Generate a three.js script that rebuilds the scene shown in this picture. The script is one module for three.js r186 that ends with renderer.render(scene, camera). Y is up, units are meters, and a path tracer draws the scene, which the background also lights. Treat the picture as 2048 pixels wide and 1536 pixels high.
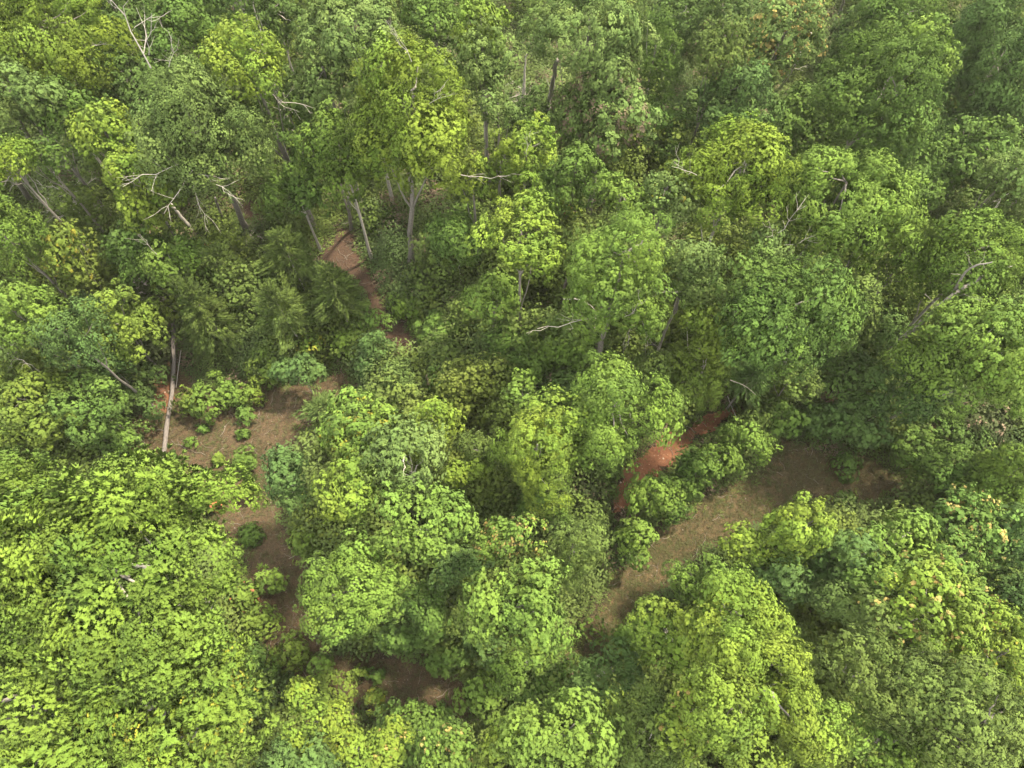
import * as THREE from 'three';
import { mergeGeometries } from 'three/addons/utils/BufferGeometryUtils.js';
import { ImprovedNoise } from 'three/addons/math/ImprovedNoise.js';

// ---------------------------------------------------------------- camera, sky, sun, exposure
const scene = new THREE.Scene();
const FOV = 58, PITCH = 64, EYE = 42;
const camera = new THREE.PerspectiveCamera(FOV, 4 / 3, 0.5, 3000);
camera.position.set(0, EYE, 0);
camera.rotation.set(-PITCH * Math.PI / 180, 0, 0);
camera.updateMatrixWorld();

{ // hazy bright sky: pale overcast veil, a little brighter towards the zenith
  const W = 128, H = 64, a = new Float32Array(W * H * 4);
  for (let y = 0; y < H; y++) for (let x = 0; x < W; x++) {
    const e = Math.max(0, Math.sin(((y + 0.5) / H - 0.5) * Math.PI)), k = 0.88 + 0.3 * e, i = (y * W + x) * 4;
    a[i] = 0.985 * k; a[i + 1] = 0.975 * k; a[i + 2] = 0.92 * k; a[i + 3] = 1;
  }
  const sky = new THREE.DataTexture(a, W, H, THREE.RGBAFormat, THREE.FloatType);
  sky.mapping = THREE.EquirectangularReflectionMapping; sky.magFilter = sky.minFilter = THREE.LinearFilter; sky.needsUpdate = true;
  scene.background = sky; scene.environment = sky;
}
const sun = new THREE.DirectionalLight(0xfff0d4, 4.0);
sun.position.set(48, 92, -46); sun.target.position.set(0, 0, -22);
sun.castShadow = true; sun.shadow.radius = 8; sun.shadow.mapSize.set(4096, 4096);
Object.assign(sun.shadow.camera, { left: -60, right: 60, top: 60, bottom: -60, near: 1, far: 260 });
scene.add(sun, sun.target);
scene.fog = new THREE.FogExp2(0xe8e8da, 0.00018);

const renderer = new THREE.WebGLRenderer({ antialias: true });
renderer.toneMapping = THREE.LinearToneMapping;
renderer.toneMappingExposure = 3.05;
renderer.shadowMap.enabled = true;

// ---------------------------------------------------------------- helpers
const V = (x, y, z) => new THREE.Vector3(x, y, z);
const rng = (s) => { let a = (s * 2654435761) >>> 0; return () => { a = (a + 0x6d2b79f5) | 0; let t = Math.imul(a ^ (a >>> 15), 1 | a); t = (t + Math.imul(t ^ (t >>> 7), 61 | t)) ^ t; return ((t ^ (t >>> 14)) >>> 0) / 4294967296; }; };
const PN = new ImprovedNoise();
const fbm = (x, y, z = 0, o = 4) => { let s = 0, a = 1, n = 0; for (let i = 0; i < o; i++) { s += a * PN.noise(x, y, z + i * 7.3); n += a; a *= 0.5; x *= 2.03; y *= 2.03; } return s / n; };
const clamp = (x, a, b) => Math.min(b, Math.max(a, x)), sstep = (a, b, x) => { const t = clamp((x - a) / (b - a), 0, 1); return t * t * (3 - 2 * t); }, lerp = (a, b, t) => a + (b - a) * t;

// gently rolling ground that falls away into a valley far off to the right
const ground = (x, z) => 0.5 * PN.noise(x * 0.06, z * 0.06, 1.5) + 0.16 * PN.noise(x * 0.19, z * 0.19, 4.2) - 9 * sstep(22, 75, 0.62 * x - 0.78 * z);

const FPX = 768 / Math.tan(FOV * Math.PI / 360);                     // focal length in pixels of a 2048 x 1536 picture
const XA = V(1, 0, 0).applyQuaternion(camera.quaternion), YA = V(0, 1, 0).applyQuaternion(camera.quaternion), ZA = V(0, 0, -1).applyQuaternion(camera.quaternion);
const ray = (px, py) => V().addScaledVector(XA, (px - 1024) / FPX).addScaledVector(YA, (768 - py) / FPX).add(ZA).normalize();
function at(px, py, h = 0) {                                          // the place seen at that pixel, h metres above the ground
  const d = ray(px, py); let p = V(), g = 0;
  for (let i = 0; i < 12; i++) { const t = (g + h - EYE) / d.y; p.set(0, EYE, 0).addScaledVector(d, t); g = ground(p.x, p.z); }
  return p;
}

const used = new Map();
function named(base) { const n = used.get(base) ?? 0; used.set(base, n + 1); return n ? `${base}_${String(n).padStart(3, '0')}` : base; }
function thing(name, category, label, pos) {
  const g = new THREE.Group(); g.name = named(name); g.position.copy(pos); g.userData = { label, category };
  scene.add(g); return g;
}
function part(name, geo, mat, parent, extra) {
  const m = new THREE.Mesh(geo, mat); m.name = name; m.castShadow = m.receiveShadow = true;
  if (extra) Object.assign(m.userData, extra);
  parent.add(m); return m;
}
function tex(n, fn, srgb = true) {                                     // square tiling DataTexture, fn(u, v) -> [r, g, b] 0..1 (sRGB when srgb)
  const a = new Uint8Array(n * n * 4);
  for (let y = 0; y < n; y++) for (let x = 0; x < n; x++) { const c = fn(x / n, y / n), i = (y * n + x) * 4; for (let k = 0; k < 3; k++) a[i + k] = clamp(c[k], 0, 1) * 255; a[i + 3] = 255; }
  const t = new THREE.DataTexture(a, n, n); t.wrapS = t.wrapT = THREE.RepeatWrapping; t.magFilter = THREE.LinearFilter; t.minFilter = THREE.LinearMipmapLinearFilter; t.generateMipmaps = true;
  if (srgb) t.colorSpace = THREE.SRGBColorSpace; t.needsUpdate = true; return t;
}
const tile = (u, v, f, z) => {                                         // noise that tiles over the unit square
  const a = (x, y) => fbm(x * f, y * f, z, 3), w = (t) => sstep(0, 1, t);
  return lerp(lerp(a(u, v), a(u - 1, v), w(u)), lerp(a(u, v - 1), a(u - 1, v - 1), w(u)), w(v));
};

// ---------------------------------------------------------------- materials
const leafMat = new THREE.MeshStandardMaterial({ color: 0xffffff, vertexColors: true, roughness: 1, side: THREE.DoubleSide });
const stuffLeafMat = new THREE.MeshStandardMaterial({ color: 0xffffff, roughness: 1, side: THREE.DoubleSide });
const barkTex = (r, g, b, k) => tex(128, (u, v) => { const s = 1 + k * (0.8 * tile(u, v * 0.25, 26, 3) + 0.6 * tile(u, v, 9, 8) + 0.4 * tile(u, v, 40, 5)); return [r * s, g * s, b * s]; });
const bark = new THREE.MeshStandardMaterial({ map: barkTex(0.47, 0.45, 0.43, 0.55), roughness: 0.95 });
const darkBark = new THREE.MeshStandardMaterial({ map: barkTex(0.34, 0.31, 0.29, 0.55), roughness: 0.95 });
const paleBark = new THREE.MeshStandardMaterial({ map: barkTex(0.62, 0.6, 0.57, 0.4), roughness: 0.92 });
const deadWood = new THREE.MeshStandardMaterial({ map: barkTex(0.62, 0.595, 0.57, 0.4), roughness: 0.9 });
const logWood = new THREE.MeshStandardMaterial({ map: barkTex(0.41, 0.385, 0.37, 0.5), roughness: 0.92 });

// ---------------------------------------------------------------- ground, tracks, trails
const inPoly = (P, x, z) => { let c = false; for (let i = 0, j = P.length - 1; i < P.length; j = i++) { const a = P[i], b = P[j]; if ((a[1] > z) !== (b[1] > z) && x < (b[0] - a[0]) * (z - a[1]) / (b[1] - a[1]) + a[0]) c = !c; } return c; };
const edgeDist = (P, x, z) => { let m = 1e9; for (let i = 0, j = P.length - 1; i < P.length; j = i++) { const [ax, az] = P[j], [bx, bz] = P[i], dx = bx - ax, dz = bz - az, t = clamp(((x - ax) * dx + (z - az) * dz) / (dx * dx + dz * dz), 0, 1); m = Math.min(m, Math.hypot(x - ax - t * dx, z - az - t * dz)); } return m; };
const signed = (P, x, z) => (inPoly(P, x, z) ? 1 : -1) * edgeDist(P, x, z);   // metres inside the outline
const outline = (list) => list.map(([x, y]) => { const p = at(x, y); return [p.x, p.z]; });
const CLEARING = outline([[340, 715], [400, 770], [470, 815], [520, 775], [600, 765], [690, 745], [715, 775], [640, 840], [600, 890], [560, 950], [560, 1040], [620, 1110], [640, 1190], [620, 1240], [660, 1300], [740, 1315], [820, 1320], [900, 1340], [945, 1390], [935, 1440], [860, 1450], [770, 1440], [690, 1400], [610, 1370], [530, 1320], [500, 1240], [505, 1150], [470, 1090], [420, 1040], [390, 985], [330, 940], [260, 910], [280, 850], [310, 780]]);
const TRACK = outline([[1800, 955], [1740, 915], [1640, 905], [1560, 880], [1525, 930], [1480, 960], [1400, 1005], [1330, 1050], [1280, 1105], [1225, 1150], [1205, 1220], [1150, 1262], [1120, 1320], [1180, 1330], [1235, 1262], [1312, 1192], [1376, 1106], [1462, 1078], [1555, 1020], [1610, 985], [1690, 1010], [1760, 1005]]);
const TRAIL = outline([[1475, 815], [1440, 850], [1395, 872], [1350, 918], [1318, 952], [1290, 972], [1262, 1000], [1245, 1030], [1222, 1030], [1232, 985], [1252, 938], [1300, 896], [1332, 868], [1380, 850], [1420, 830]]);
const FORK = outline([[640, 505], [672, 488], [715, 505], [748, 560], [765, 620], [800, 645], [838, 688], [818, 722], [778, 708], [752, 655], [738, 600], [705, 558], [660, 540]]);
const RED2 = outline([[310, 770], [345, 760], [350, 800], [330, 830], [308, 810]]);
const BARE = [[1885, 868, 50, 20], [1932, 892, 26, 14], [1655, 790, 30, 22], [505, 425, 24, 18], [690, 470, 20, 16]].map(([x, y, a, b]) => outline([...Array(14)].map((_, i) => [x + a * Math.cos(i * 0.449), y + b * Math.sin(i * 0.449)])));
const OPEN = [CLEARING, TRACK, TRAIL, FORK, RED2, ...BARE];
const openness = (x, z) => Math.max(...OPEN.map((P) => signed(P, x, z)));

const soil = (base, lo, hi, k, specks, seed) => { const r = rng(seed), n = 512, S = []; for (let i = 0; i < specks; i++) S.push([r(), r(), r(), r()]);
  const t = tex(n, (u, v) => { const a = clamp(0.5 + k * (tile(u, v, 5, seed) + 0.9 * tile(u, v, 22, seed + 3) + 0.9 * tile(u, v, 70, seed + 5)), 0, 1); return base.map((b, i) => b * lerp(lo[i], hi[i], a)); });
  const a = t.image.data; // straw, leaf bits and crumbs scattered over the soil
  for (const [u, v, d, s] of S) { const L = 2 + s * 7, c = d < 0.5 ? [140, 118, 88] : d < 0.8 ? [96, 108, 58] : [70, 52, 40], an = d * 91; for (let k2 = 0; k2 < L; k2++) { const x = ((u * n + Math.cos(an) * k2) | 0) & (n - 1), y = ((v * n + Math.sin(an) * k2) | 0) & (n - 1), i = (((y + n) % n) * n + ((x + n) % n)) * 4; for (let q = 0; q < 3; q++) a[i + q] = lerp(a[i + q], c[q], 0.55); } }
  return t; };
const bumpT = tex(256, (u, v) => { const s = 0.5 + 0.5 * (tile(u, v, 18, 2) + tile(u, v, 60, 6)); return [s, s, s]; }, false);
const mk = (map, bump) => new THREE.MeshStandardMaterial({ map, roughness: 1, bumpMap: bumpT, bumpScale: bump });
const floorMat = mk(soil([0.2, 0.165, 0.115], [0.6, 0.62, 0.62], [1.2, 1.15, 1.1], 0.9, 9000, 11), 0.05);
const clearMat = mk(soil([0.215, 0.155, 0.115], [0.78, 0.84, 0.76], [1.16, 1.1, 1.06], 0.9, 26000, 21), 0.05);
const trackMat = mk(soil([0.235, 0.185, 0.125], [0.78, 0.9, 0.82], [1.14, 1.1, 1.0], 0.9, 26000, 31), 0.05);
const redMat = mk(soil([0.44, 0.29, 0.205], [0.8, 0.74, 0.72], [1.12, 1.16, 1.2], 0.8, 3500, 41), 0.05);
const dullRedMat = mk(soil([0.235, 0.165, 0.13], [0.75, 0.75, 0.75], [1.15, 1.15, 1.15], 0.8, 9000, 51), 0.05);

function sheet(name, P, lift, cell, rough, mat) {                     // a patch of the ground inside an outline, with a ragged edge
  const xs = P.map((p) => p[0]), zs = P.map((p) => p[1]), x0 = Math.min(...xs) - 1, z0 = Math.min(...zs) - 1, nx = Math.ceil((Math.max(...xs) + 1 - x0) / cell), nz = Math.ceil((Math.max(...zs) + 1 - z0) / cell);
  const id = new Map(), pos = [], uv = [], idx = [];
  const vert = (i, j) => { const k = i * 10000 + j; if (!id.has(k)) { const x = x0 + i * cell, z = z0 + j * cell; id.set(k, pos.length / 3); pos.push(x, ground(x, z) + lift, z); uv.push(x / 3, z / 3); } return id.get(k); };
  for (let i = 0; i < nx; i++) for (let j = 0; j < nz; j++) {
    const x = x0 + (i + 0.5) * cell, z = z0 + (j + 0.5) * cell;
    if (signed(P, x, z) + rough * (fbm(x * 0.9, z * 0.9, 5) * 1.6 + fbm(x * 4, z * 4, 9) * 0.6) < 0) continue;
    const a = vert(i, j), b = vert(i + 1, j), c = vert(i + 1, j + 1), d = vert(i, j + 1); idx.push(a, c, b, a, d, c);
  }
  const g = new THREE.BufferGeometry(); g.setAttribute('position', new THREE.Float32BufferAttribute(pos, 3)); g.setAttribute('uv', new THREE.Float32BufferAttribute(uv, 2)); g.setIndex(idx); g.computeVertexNormals();
  const m = part(named(name), g, mat, scene, { kind: 'structure' }); return m;
}
{ // one sheet of forest floor out to the horizon: fine near, coarse far
  const c = []; for (let i = -130; i <= 130; i++) c.push(i * 0.55); for (const d of [80, 95, 120, 160, 230, 350, 600, 1100]) { c.push(d); c.unshift(-d); }
  const n = c.length, pos = new Float32Array(n * n * 3), uv = new Float32Array(n * n * 2), idx = [];
  for (let j = 0; j < n; j++) for (let i = 0; i < n; i++) { const x = c[i], z = c[j] - 25, k = j * n + i; pos.set([x, ground(x, z), z], k * 3); uv.set([x / 4, z / 4], k * 2); if (i < n - 1 && j < n - 1) idx.push(k, k + n, k + 1, k + 1, k + n, k + n + 1); }
  const g = new THREE.BufferGeometry(); g.setAttribute('position', new THREE.BufferAttribute(pos, 3)); g.setAttribute('uv', new THREE.BufferAttribute(uv, 2)); g.setIndex(idx); g.computeVertexNormals();
  part('ground', g, floorMat, scene, { kind: 'structure' });
}
sheet('clearing', CLEARING, 0.03, 0.12, 0.35, clearMat);
sheet('grass_track', TRACK, 0.03, 0.12, 0.35, trackMat);
sheet('dirt_trail', TRAIL, 0.045, 0.08, 0.42, redMat);
sheet('dirt_path', FORK, 0.03, 0.1, 0.3, dullRedMat);
sheet('red_soil', RED2, 0.045, 0.08, 0.2, redMat);
for (const P of BARE) sheet('bare_soil', P, 0.03, 0.12, 0.4, dullRedMat);

// ---------------------------------------------------------------- foliage
let TRIS = 0;
class Leaves {
  constructor(n) { this.p = new Float32Array(n * 12); this.c = new Float32Array(n * 12); this.m = new Float32Array(n * 12); this.n = 0; this.max = n; }
  // a leaf: two faces folded along the midrib, from its stalk at (x,y,z) towards d, face up along q
  add(x, y, z, dx, dy, dz, qx, qy, qz, l, w, fold, r, g, b, ux = qx, uy = qy, uz = qz) {
    if (this.n >= this.max) { const f = (a) => { const k = new Float32Array(a.length * 2); k.set(a); return k; }; this.p = f(this.p); this.c = f(this.c); this.m = f(this.m); this.max *= 2; }
    let sx = dy * qz - dz * qy, sy = dz * qx - dx * qz, sz = dx * qy - dy * qx; const sl = w * 0.5 / (Math.hypot(sx, sy, sz) || 1); sx *= sl; sy *= sl; sz *= sl;
    const m = l * 0.5, mx = x + dx * m + qx * fold, my = y + dy * m + qy * fold, mz = z + dz * m + qz * fold, p = this.p, c = this.c; let o = this.n * 12;
    p[o] = x; p[o + 1] = y; p[o + 2] = z; p[o + 3] = mx + sx; p[o + 4] = my + sy; p[o + 5] = mz + sz;
    p[o + 6] = x + dx * l; p[o + 7] = y + dy * l - l * 0.12; p[o + 8] = z + dz * l; p[o + 9] = mx - sx; p[o + 10] = my - sy; p[o + 11] = mz - sz;
    const m2 = this.m; for (let k = 0; k < 4; k++, o += 3) { c[o] = r; c[o + 1] = g; c[o + 2] = b; m2[o] = ux; m2[o + 1] = uy; m2[o + 2] = uz; }
    this.n++;
  }
  geometry(color = true) {
    const g = new THREE.BufferGeometry(), idx = new Uint32Array(this.n * 6);
    for (let i = 0; i < this.n; i++) idx.set([i * 4, i * 4 + 1, i * 4 + 2, i * 4, i * 4 + 2, i * 4 + 3], i * 6);
    g.setAttribute('position', new THREE.BufferAttribute(this.p.slice(0, this.n * 12), 3));
    if (color) g.setAttribute('color', new THREE.BufferAttribute(this.c.slice(0, this.n * 12), 3));
    g.setAttribute('normal', new THREE.BufferAttribute(this.m.slice(0, this.n * 12), 3));
    g.setIndex(new THREE.BufferAttribute(idx, 1)); TRIS += this.n * 2; return g;
  }
}
// leaf kinds: length, width, leaves to a spray, how far they spread from the twig, bough size, leaf layers, droop
const KIND = {
  h: { l: 0.13, w: 0.038, k: 8, a: 0.58, lobe: 0.92, cov: 2.3, droop: 0.12 },   // rosettes of long leaves
  o: { l: 0.086, w: 0.049, k: 7, a: 1.0, lobe: 0.85, cov: 2.2, droop: 0.15 },
  f: { l: 0.07, w: 0.033, k: 8, a: 0.9, lobe: 0.9, cov: 2.1, droop: 0.2 },
  m: { l: 0.09, w: 0.066, k: 6, a: 1.15, lobe: 0.65, cov: 2.2, droop: 0.1 },
  t: { l: 0.14, w: 0.115, k: 4, a: 1.2, lobe: 0.75, cov: 2.2, droop: 0.2 },
  d: { l: 0.145, w: 0.046, k: 10, a: 1.1, lobe: 0.6, cov: 2.3, droop: 0.45 },
  c: { l: 0.12, w: 0.021, k: 14, a: 0.75, lobe: 0.5, cov: 1.7, droop: 0.5 },    // feathery evergreen sprays
};
// leaf colours (linear): a and b are the two tones that the boughs of one tree vary between
const HUE = {
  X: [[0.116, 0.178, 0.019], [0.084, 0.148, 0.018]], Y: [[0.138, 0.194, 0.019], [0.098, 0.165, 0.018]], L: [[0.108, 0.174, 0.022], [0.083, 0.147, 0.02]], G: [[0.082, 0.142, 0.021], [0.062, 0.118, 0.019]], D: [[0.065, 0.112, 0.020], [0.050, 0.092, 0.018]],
  B: [[0.078, 0.138, 0.030], [0.060, 0.115, 0.027]], P: [[0.116, 0.170, 0.040], [0.088, 0.145, 0.033]], O: [[0.092, 0.135, 0.024], [0.07, 0.112, 0.021]], W: [[0.116, 0.165, 0.019], [0.087, 0.14, 0.018]], K: [[0.074, 0.094, 0.031], [0.052, 0.072, 0.025]],
};
const TIP = { o: [0.25, 0.2, 0.06], y: [0.2, 0.2, 0.022], w: [0.4, 0.34, 0.32], r: [0.3, 0.11, 0.05], b: [0.18, 0.135, 0.09] };
const UPY = V(0, 1, 0);

// one bough, outer side up (+y), of unit radius: tufts on a cushion, sprays in every tuft, a few leaves round every twig
function bough(K, lr, l, w, mid, tip, share, density, r) {
  const nSpray = density * K.cov * 2 * Math.PI * lr * lr / (l * w * 0.5 * K.k) * 0.5, nT = Math.min(13 + Math.floor(r() * 5), Math.max(4, Math.round(nSpray / 3))), per = Math.max(2, Math.round(nSpray / nT)), out = new Leaves(nT * per * K.k), L = l / lr, W = w / lr;
  const c = V(), d = V(), t = V(), q = V();
  for (let i = 0; i < nT; i++) {
    const y = 1 - (i + 0.4) / nT * 1.25, az = i * 2.39996 + r(), h = Math.sqrt(Math.max(0, 1 - y * y)), rad = 0.5 + 0.75 * r(), tr = 0.2 + 0.16 * r(); c.set(Math.cos(az) * h, y * 0.85, Math.sin(az) * h);
    const tl = 0.86 + 0.28 * r(), tipT = tip && r() < share * 1.5, ox = c.x * rad, oy = c.y * rad * 0.75, oz = c.z * rad;
    for (let s = 0; s < per; s++) {
      d.set(r() - 0.5, r() - 0.5, r() - 0.5).normalize(); const o = d.dot(c); if (o < -0.2) d.addScaledVector(c, -1.6 * o); d.normalize();
      const rr = tr * (r() < 0.25 ? 0.8 * r() : 0.7 + 0.5 * r()), x = ox + d.x * rr, yy = oy + d.y * rr * 0.85, z = oz + d.z * rr;
      t.copy(d).addScaledVector(c, 0.7); t.y += 0.45; t.x += 0.5 * (r() - 0.5); t.z += 0.5 * (r() - 0.5); t.normalize();
      const sl = 0.93 + 0.14 * r(), tipped = tipT ? r() < 0.7 : tip && r() < share * 0.2, az0 = r() * 6.283;
      for (let k = 0; k < K.k; k++) {
        const a2 = az0 + k * 6.283 / K.k + 0.5 * (r() - 0.5), an = K.a * (0.65 + 0.6 * r());
        q.set(Math.cos(a2), 0.2 * (r() - 0.5), Math.sin(a2)); q.addScaledVector(t, -q.dot(t)).normalize();
        const ca = Math.cos(an), sa = Math.sin(an); let lx = t.x * ca + q.x * sa, ly = t.y * ca + q.y * sa - K.droop, lz = t.z * ca + q.z * sa; const ll = Math.hypot(lx, ly, lz); lx /= ll; ly /= ll; lz /= ll;
        let nx = t.x * sa - q.x * ca + 0.3 * (r() - 0.5), ny = t.y * sa - q.y * ca + 0.3, nz = t.z * sa - q.z * ca + 0.3 * (r() - 0.5); const nn = Math.hypot(nx, ny, nz); nx /= nn; ny /= nn; nz /= nn;
        const j = tl * sl * (0.92 + 0.16 * r()), s2 = 0.75 + 0.5 * r(), T = tipped ? TIP[tip] : null;
        let ux = 0.26 * nx + 0.5 * d.x + 0.5 * c.x, uy = 0.26 * ny + 0.5 * d.y + 0.5 * c.y, uz = 0.26 * nz + 0.5 * d.z + 0.5 * c.z; const un = Math.hypot(ux, uy, uz) || 1; ux /= un; uy /= un; uz /= un;
        out.add(x, yy, z, lx, ly, lz, nx, ny, nz, L * s2, W * s2, W * 0.14, j * (T ? T[0] / mid[0] : 1), j * (T ? T[1] / mid[1] : 1), j * (T ? T[2] / mid[2] : 1), ux, uy, uz);
      }
    }
  }
  return out.geometry();
}
let COPIES = 0;
function copies(geo, list) {
  const m = new THREE.InstancedMesh(geo, leafMat, list.length), c = new THREE.Color(); COPIES += list.length;
  list.forEach(([M, col], i) => { m.setMatrixAt(i, M); m.setColorAt(i, c.setRGB(...col)); }); m.castShadow = m.receiveShadow = true; return m;
}
// boughs spread over the outside of an uneven dome
function crown(R, av, sp, hue, tip, share, seed, minLeaf, density = 1, loose = false, zr = 1) {
  const r = rng(seed), K = KIND[sp], [A, B] = HUE[hue], lr0 = Math.min(K.lobe * (0.62 + 0.13 * R), R * 0.45), S = Math.max(1, minLeaf / K.l), sq = seed * 1.37, mid = A.map((a, i) => (a + B[i]) / 2);
  const subs = [], nSub = loose || sp === 'c' || R < 1.1 ? 1 : R < 1.9 ? 3 : R < 2.9 ? 4 + Math.floor(r() * 3) : 8 + Math.floor(r() * 3), a0 = r() * 6.283, list = [], lobes = [], u = V(), o = new THREE.Object3D(), spin = new THREE.Quaternion();
  for (let i = 0; i < nSub; i++) {                                    // a few leaders, each with a dome of its own
    const a = a0 + (i - 1) * 6.283 / Math.max(1, nSub - 1) + 0.6 * (r() - 0.5), off = nSub === 1 || i === 0 ? 0.12 * R * (nSub > 1) : R * (0.38 + 0.22 * r()), k = nSub === 1 ? 1 : i === 0 ? 0.7 : 0.42 + 0.24 * r();
    if (nSub > 7 && i) { const b = a0 + i * 2.39996, f = 0.25 + 0.42 * Math.sqrt(i / nSub), q = 0.34 + 0.15 * r(); subs.push({ x: Math.cos(b) * f * R, z: Math.sin(b) * f * R * zr, y: av * (0.5 - 1.05 * f + 0.5 * (r() - 0.5)), R: R * q, av: av * (0.2 + 0.6 * q) }); continue; }
    subs.push({ x: Math.cos(a) * off, z: Math.sin(a) * off * zr, y: nSub === 1 ? 0 : i === 0 ? av * 0.24 : av * (-0.42 + 0.6 * r()), R: R * k, av: av * (nSub === 1 ? 1 : 0.28 + 0.62 * k) });
  }
  for (const [si, Q] of subs.entries()) {
    const surf = Math.PI * (1.5 * Q.R * Q.R + 2.2 * Q.R * Q.av), nL = Math.max(7, Math.round((sp === 'c' ? 1.5 : nSub > 7 ? 1 : 0.9) * surf / (Math.PI * lr0 * lr0)));
    for (let i = 0; i < nL; i++) {
      const y = 1 - (i + 0.5) / nL * 1.75, az = i * 2.39996 + r() * 1.3 + si, h = Math.sqrt(Math.max(0, 1 - y * y)), ox = Math.cos(az) * h, oz = Math.sin(az) * h;
      const uneven = 0.88 + 1.05 * PN.noise(Math.cos(az) * 1.4 + sq + si, y * 1.8 + 3.1, Math.sin(az) * 1.4), rad = (sp === 'c' ? clamp(0.42 - 0.36 * y, 0.05, 1) / Math.max(0.35, h) : 1) * clamp(uneven * (loose ? 0.4 + 0.8 * r() : 0.66 + 0.48 * r()), 0.3, 1.2), lr = lr0 * (0.5 + 0.9 * r() * r() + (loose ? 0.5 * (r() - 0.4) : 0.2 * (y < 0)));
      const cx = Q.x + ox * (Q.R - lr * 0.6) * rad, cy = Q.y + y * (Q.av - lr * 0.5) * (sp === 'c' ? 1 : 0.75 * rad + 0.25), cz = Q.z + oz * (Q.R - lr * 0.6) * rad * zr;
      if (subs.some((P, k) => k !== si && ((cx - P.x) / P.R) ** 2 + ((cy - P.y) / P.av) ** 2 + ((cz - P.z) / (P.R * zr)) ** 2 < 0.42)) continue;   // grown through by a neighbour
      if (!loose && nSub < 8 && uneven < 0.6 && r() < 0.5) continue;
      u.set(ox + 0.5 * (r() - 0.5), y * 0.7 + 0.6, oz + 0.5 * (r() - 0.5)).normalize(); lobes.push([cx, cy, cz]); if (sp === 'c') u.set(ox + 0.4 * (r() - 0.5), 0.18 + 0.35 * y + 0.2 * (r() - 0.5), oz + 0.4 * (r() - 0.5)).normalize();
      o.position.set(cx, cy, cz); o.quaternion.setFromUnitVectors(UPY, u).multiply(spin.setFromAxisAngle(UPY, r() * 6.283)); o.scale.set(lr * (0.75 + 0.6 * r()), lr * (0.7 + 0.5 * r()), lr * (0.75 + 0.6 * r())); if (sp === 'c') { const k = 0.8 + 0.4 * r(); o.scale.set(lr * 0.5 * k, lr * 2 * k, lr * 0.5 * k); } o.updateMatrix();
      const f = clamp(0.5 + 1.2 * PN.noise(cx * 0.6 + sq, cy * 0.6, cz * 0.6) + 0.6 * (r() - 0.5), 0, 1), j = 0.84 + 0.32 * r(); list.push([o.matrix.clone(), [0, 1, 2].map((k) => j * lerp(B[k], A[k], f))]);
    }
  }
  return { mesh: copies(bough(K, lr0, K.l * S, K.w * S, mid, tip, share, density, r), list), lobes };
}
// ---------------------------------------------------------------- wood
function tube(pts, radii, sides = 7, bump = 0) {                       // tapered round limb through points, closed at both ends
  const n = pts.length, pos = [], uv = [], idx = [], T = V(), N = V(), Bn = V(); let len = 0;
  for (let i = 0; i < n; i++) {
    T.subVectors(pts[Math.min(n - 1, i + 1)], pts[Math.max(0, i - 1)]).normalize(); N.set(Math.abs(T.x) > 0.8 ? 0 : 1, 0, Math.abs(T.x) > 0.8 ? 1 : 0).addScaledVector(T, -(Math.abs(T.x) > 0.8 ? T.z : T.x)).normalize(); Bn.crossVectors(T, N);
    if (i) len += pts[i].distanceTo(pts[i - 1]);
    for (let s = 0; s <= sides; s++) { const a = (s % sides) / sides * 6.2832, rr = radii[i] * (1 + bump * PN.noise(Math.cos(a) * 1.2 + i * 0.8, Math.sin(a) * 1.2, i * 0.45)); pos.push(pts[i].x + (N.x * Math.cos(a) + Bn.x * Math.sin(a)) * rr, pts[i].y + (N.y * Math.cos(a) + Bn.y * Math.sin(a)) * rr, pts[i].z + (N.z * Math.cos(a) + Bn.z * Math.sin(a)) * rr); uv.push(s / sides * Math.max(0.3, radii[0] * 4), len * 0.7); }
  }
  const w = sides + 1; for (let i = 0; i < n - 1; i++) for (let s = 0; s < sides; s++) { const a = i * w + s; idx.push(a, a + 1, a + w, a + 1, a + w + 1, a + w); }
  for (const e of [0, n - 1]) { const c = pos.length / 3; pos.push(pts[e].x, pts[e].y, pts[e].z); uv.push(0, 0); for (let s = 0; s < sides; s++) e ? idx.push(c, e * w + s, e * w + s + 1) : idx.push(c, s + 1, s); }
  const g = new THREE.BufferGeometry(); g.setAttribute('position', new THREE.Float32BufferAttribute(pos, 3)); g.setAttribute('uv', new THREE.Float32BufferAttribute(uv, 2)); g.setIndex(idx); g.computeVertexNormals(); TRIS += idx.length / 3; return g;
}
function crooked(a, b, n, wob, r) { const o = []; for (let i = 0; i <= n; i++) { const f = i / n, p = V().lerpVectors(a, b, f), k = wob * Math.sin(Math.PI * Math.min(1, f + 0.1)); p.x += (r() - 0.5) * k; p.y += (r() - 0.5) * k * 0.6; p.z += (r() - 0.5) * k; o.push(p); } return o; }
const taper = (r0, r1, n) => [...Array(n + 1)].map((_, i) => lerp(r0, r1, Math.pow(i / n, 0.8)));
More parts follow.
